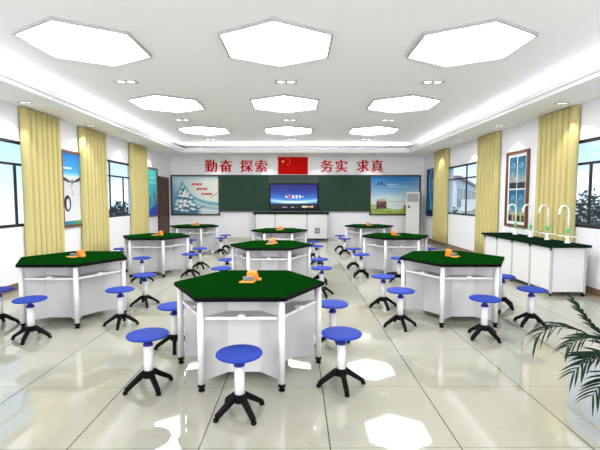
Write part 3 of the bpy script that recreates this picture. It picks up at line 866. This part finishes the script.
frond((0, 0, .48), (-.02, .02, .85), (-.08, .16, .98), 14, .12, .10, 7)

# ------------------------------------------------------------------ outside
GZ = -4.0
bm = bmesh.new(); box(bm, -60, 60, -30, 62, GZ-.1, GZ); struct('ground', bm, M['grass'])
def tree(name, label, x, y, z0, z1, rx, ry, n, seed, group=None):
    rnd = random.Random(seed)
    t = thing(name, label, 'tree', (x, y, GZ), 0, group)
    bm = bmesh.new(); tube(bm, [(0, 0, 0), (.05, 0, (z0-GZ)*.6), (0, 0, z0-GZ+.4)], [.16, .12, .06], 8); obj('trunk', bm, M['bark'], t)
    bm = bmesh.new(); cz = (z0+z1)/2 - GZ; h = (z1-z0)/2
    for _ in range(n):
        while True:
            a, b, c = rnd.uniform(-1, 1), rnd.uniform(-1, 1), rnd.uniform(-1, 1)
            q = a*a+b*b+c*c
            if q < 1 and q > .2: break
        k = 1 + .16*math.sin(a*7+seed)*math.cos(b*9)
        p = Vector((a*rx*k, b*ry*k, cz + c*h*k)); s = rnd.uniform(.05, .11)
        d1 = Vector((rnd.uniform(-1, 1), rnd.uniform(-1, 1), rnd.uniform(-1, 1))).normalized()
        d2 = d1.orthogonal().normalized()
        bm.faces.new([bm.verts.new(p + d1*s), bm.verts.new(p + d2*s*.5), bm.verts.new(p - d1*s), bm.verts.new(p - d2*s*.5)])
    o = obj('foliage', bm, M['bush'], t)
tree('leafy_tree', 'dark leafy tree outside the nearest right window', 8.0, 11.2, -1.2, 1.62, 1.25, 1.2, 5200, 1)
tree('leafy_tree', 'taller dark leafy tree at the right edge outside the nearest right window', 8.4, 8.5, -1.0, 1.95, 1.1, 1.15, 4800, 2)
tree('leafy_tree', 'small dark tree before the apartment block outside the far right window', 6.75, 17.9, -.9, 1.12, .62, .62, 2600, 3)
tree('leafy_tree', 'dark ragged tree outside the far left window', -8.45, 19.4, -1.2, 1.34, .75, .9, 2000, 4)

bt = thing('apartment_block', 'white apartment block with balconies outside the far right window', 'building', (8.6, 22.0, GZ), -math.atan2(.50, 1))
# local +y runs along the long facade, local -x is the end facade's width
BH = 2.6 - GZ
bm = bmesh.new(); box(bm, -9, 0, 0, 52, 0, BH); obj('wall', bm, M['bldwhite'], bt)
bm = bmesh.new(); box(bm, -9.2, .25, -.2, 52.2, BH, BH+.15); obj('roof', bm, M['bldroof'], bt)
bm = bmesh.new(); box(bm, -8.8, -.15, -.12, -.001, .2, BH-.15); cw = obj('glass_front', bm, M['bldglass'], bt)
for k in range(6):
    bm = bmesh.new(); box(bm, -8.8, -.15, -.15, -.1201, .8+k*1.1, .86+k*1.1); obj('glazing_bar', bm, M['bldwhite'], cw)
for fl in range(3):
    z = BH - 1.5 - fl*1.55
    for k in range(11):
        y = 1.2 + k*4.6
        bm = bmesh.new(); box(bm, .001, .03, y, y+2.2, z-.1, z+1.05); obj('window', bm, M['bldwin'], bt)
        bm = bmesh.new(); box(bm, .001, .6, y+2.3, y+4.0, z-.35, z-.2); box(bm, .52, .6, y+2.3, y+4.0, z-.2, z+.35); box(bm, .0301, .52, y+2.3, y+2.36, z-.2, z+.35)
        obj('balcony', bm, M['bldwhite'], bt)
        bm = bmesh.new(); box(bm, .001, .03, y+2.4, y+3.9, z-.19, z+1.0); obj('balcony_door', bm, M['bldwin'], bt)

# ------------------------------------------------------------------ sky and daylight
w = bpy.data.worlds.new('sky'); S.world = w; w.use_nodes = True
nt = w.node_tree; bg = nt.nodes['Background']; L = nt.links
tc = nt.nodes.new('ShaderNodeTexCoord'); sp = nt.nodes.new('ShaderNodeSeparateXYZ'); L.new(tc.outputs['Generated'], sp.inputs[0])
rp = nt.nodes.new('ShaderNodeValToRGB'); e = rp.color_ramp.elements
e[0].position = 0.0; e[0].color = srgb(226, 240, 250) + (1,)
e[1].position = 0.30; e[1].color = srgb(96, 160, 226) + (1,)
x = e.new(0.06); x.color = srgb(196, 224, 246) + (1,)
L.new(sp.outputs['Z'], rp.inputs['Fac'])
mp = nt.nodes.new('ShaderNodeMapping'); mp.inputs['Scale'].default_value = (1, 1, 2.2); L.new(tc.outputs['Generated'], mp.inputs['Vector'])
nz = nt.nodes.new('ShaderNodeTexNoise'); nz.inputs['Scale'].default_value = 7; nz.inputs['Detail'].default_value = 6; L.new(mp.outputs[0], nz.inputs['Vector'])
cr = nt.nodes.new('ShaderNodeValToRGB'); cr.color_ramp.elements[0].position = .50; cr.color_ramp.elements[1].position = .68; L.new(nz.outputs['Fac'], cr.inputs['Fac'])
mx = nt.nodes.new('ShaderNodeMix'); mx.data_type = 'RGBA'
L.new(cr.outputs['Color'], mx.inputs['Factor']); L.new(rp.outputs['Color'], mx.inputs['A']); mx.inputs['B'].default_value = (.95, .97, 1, 1)
L.new(mx.outputs['Result'], bg.inputs['Color']); bg.inputs['Strength'].default_value = 1.55
sl = bpy.data.lights.new('sun', 'SUN'); sl.energy = 2.6; sl.angle = .05
so = bpy.data.objects.new('sun', sl); C.objects.link(so); so.location = (0, -10, 20)
so.rotation_euler = Vector((0, 1, -.75)).to_track_quat('-Z', 'Y').to_euler()

# ------------------------------------------------------------------ camera
cd = bpy.data.cameras.new('camera'); cd.sensor_width = 36; cd.lens = 404*36/600; cd.clip_start = .05; cd.clip_end = 300
cam = bpy.data.objects.new('camera', cd); C.objects.link(cam)
cam.location = (0, 0, 1.521); cam.rotation_euler = (PI/2 - .0659, 0, -.0063)
S.camera = cam
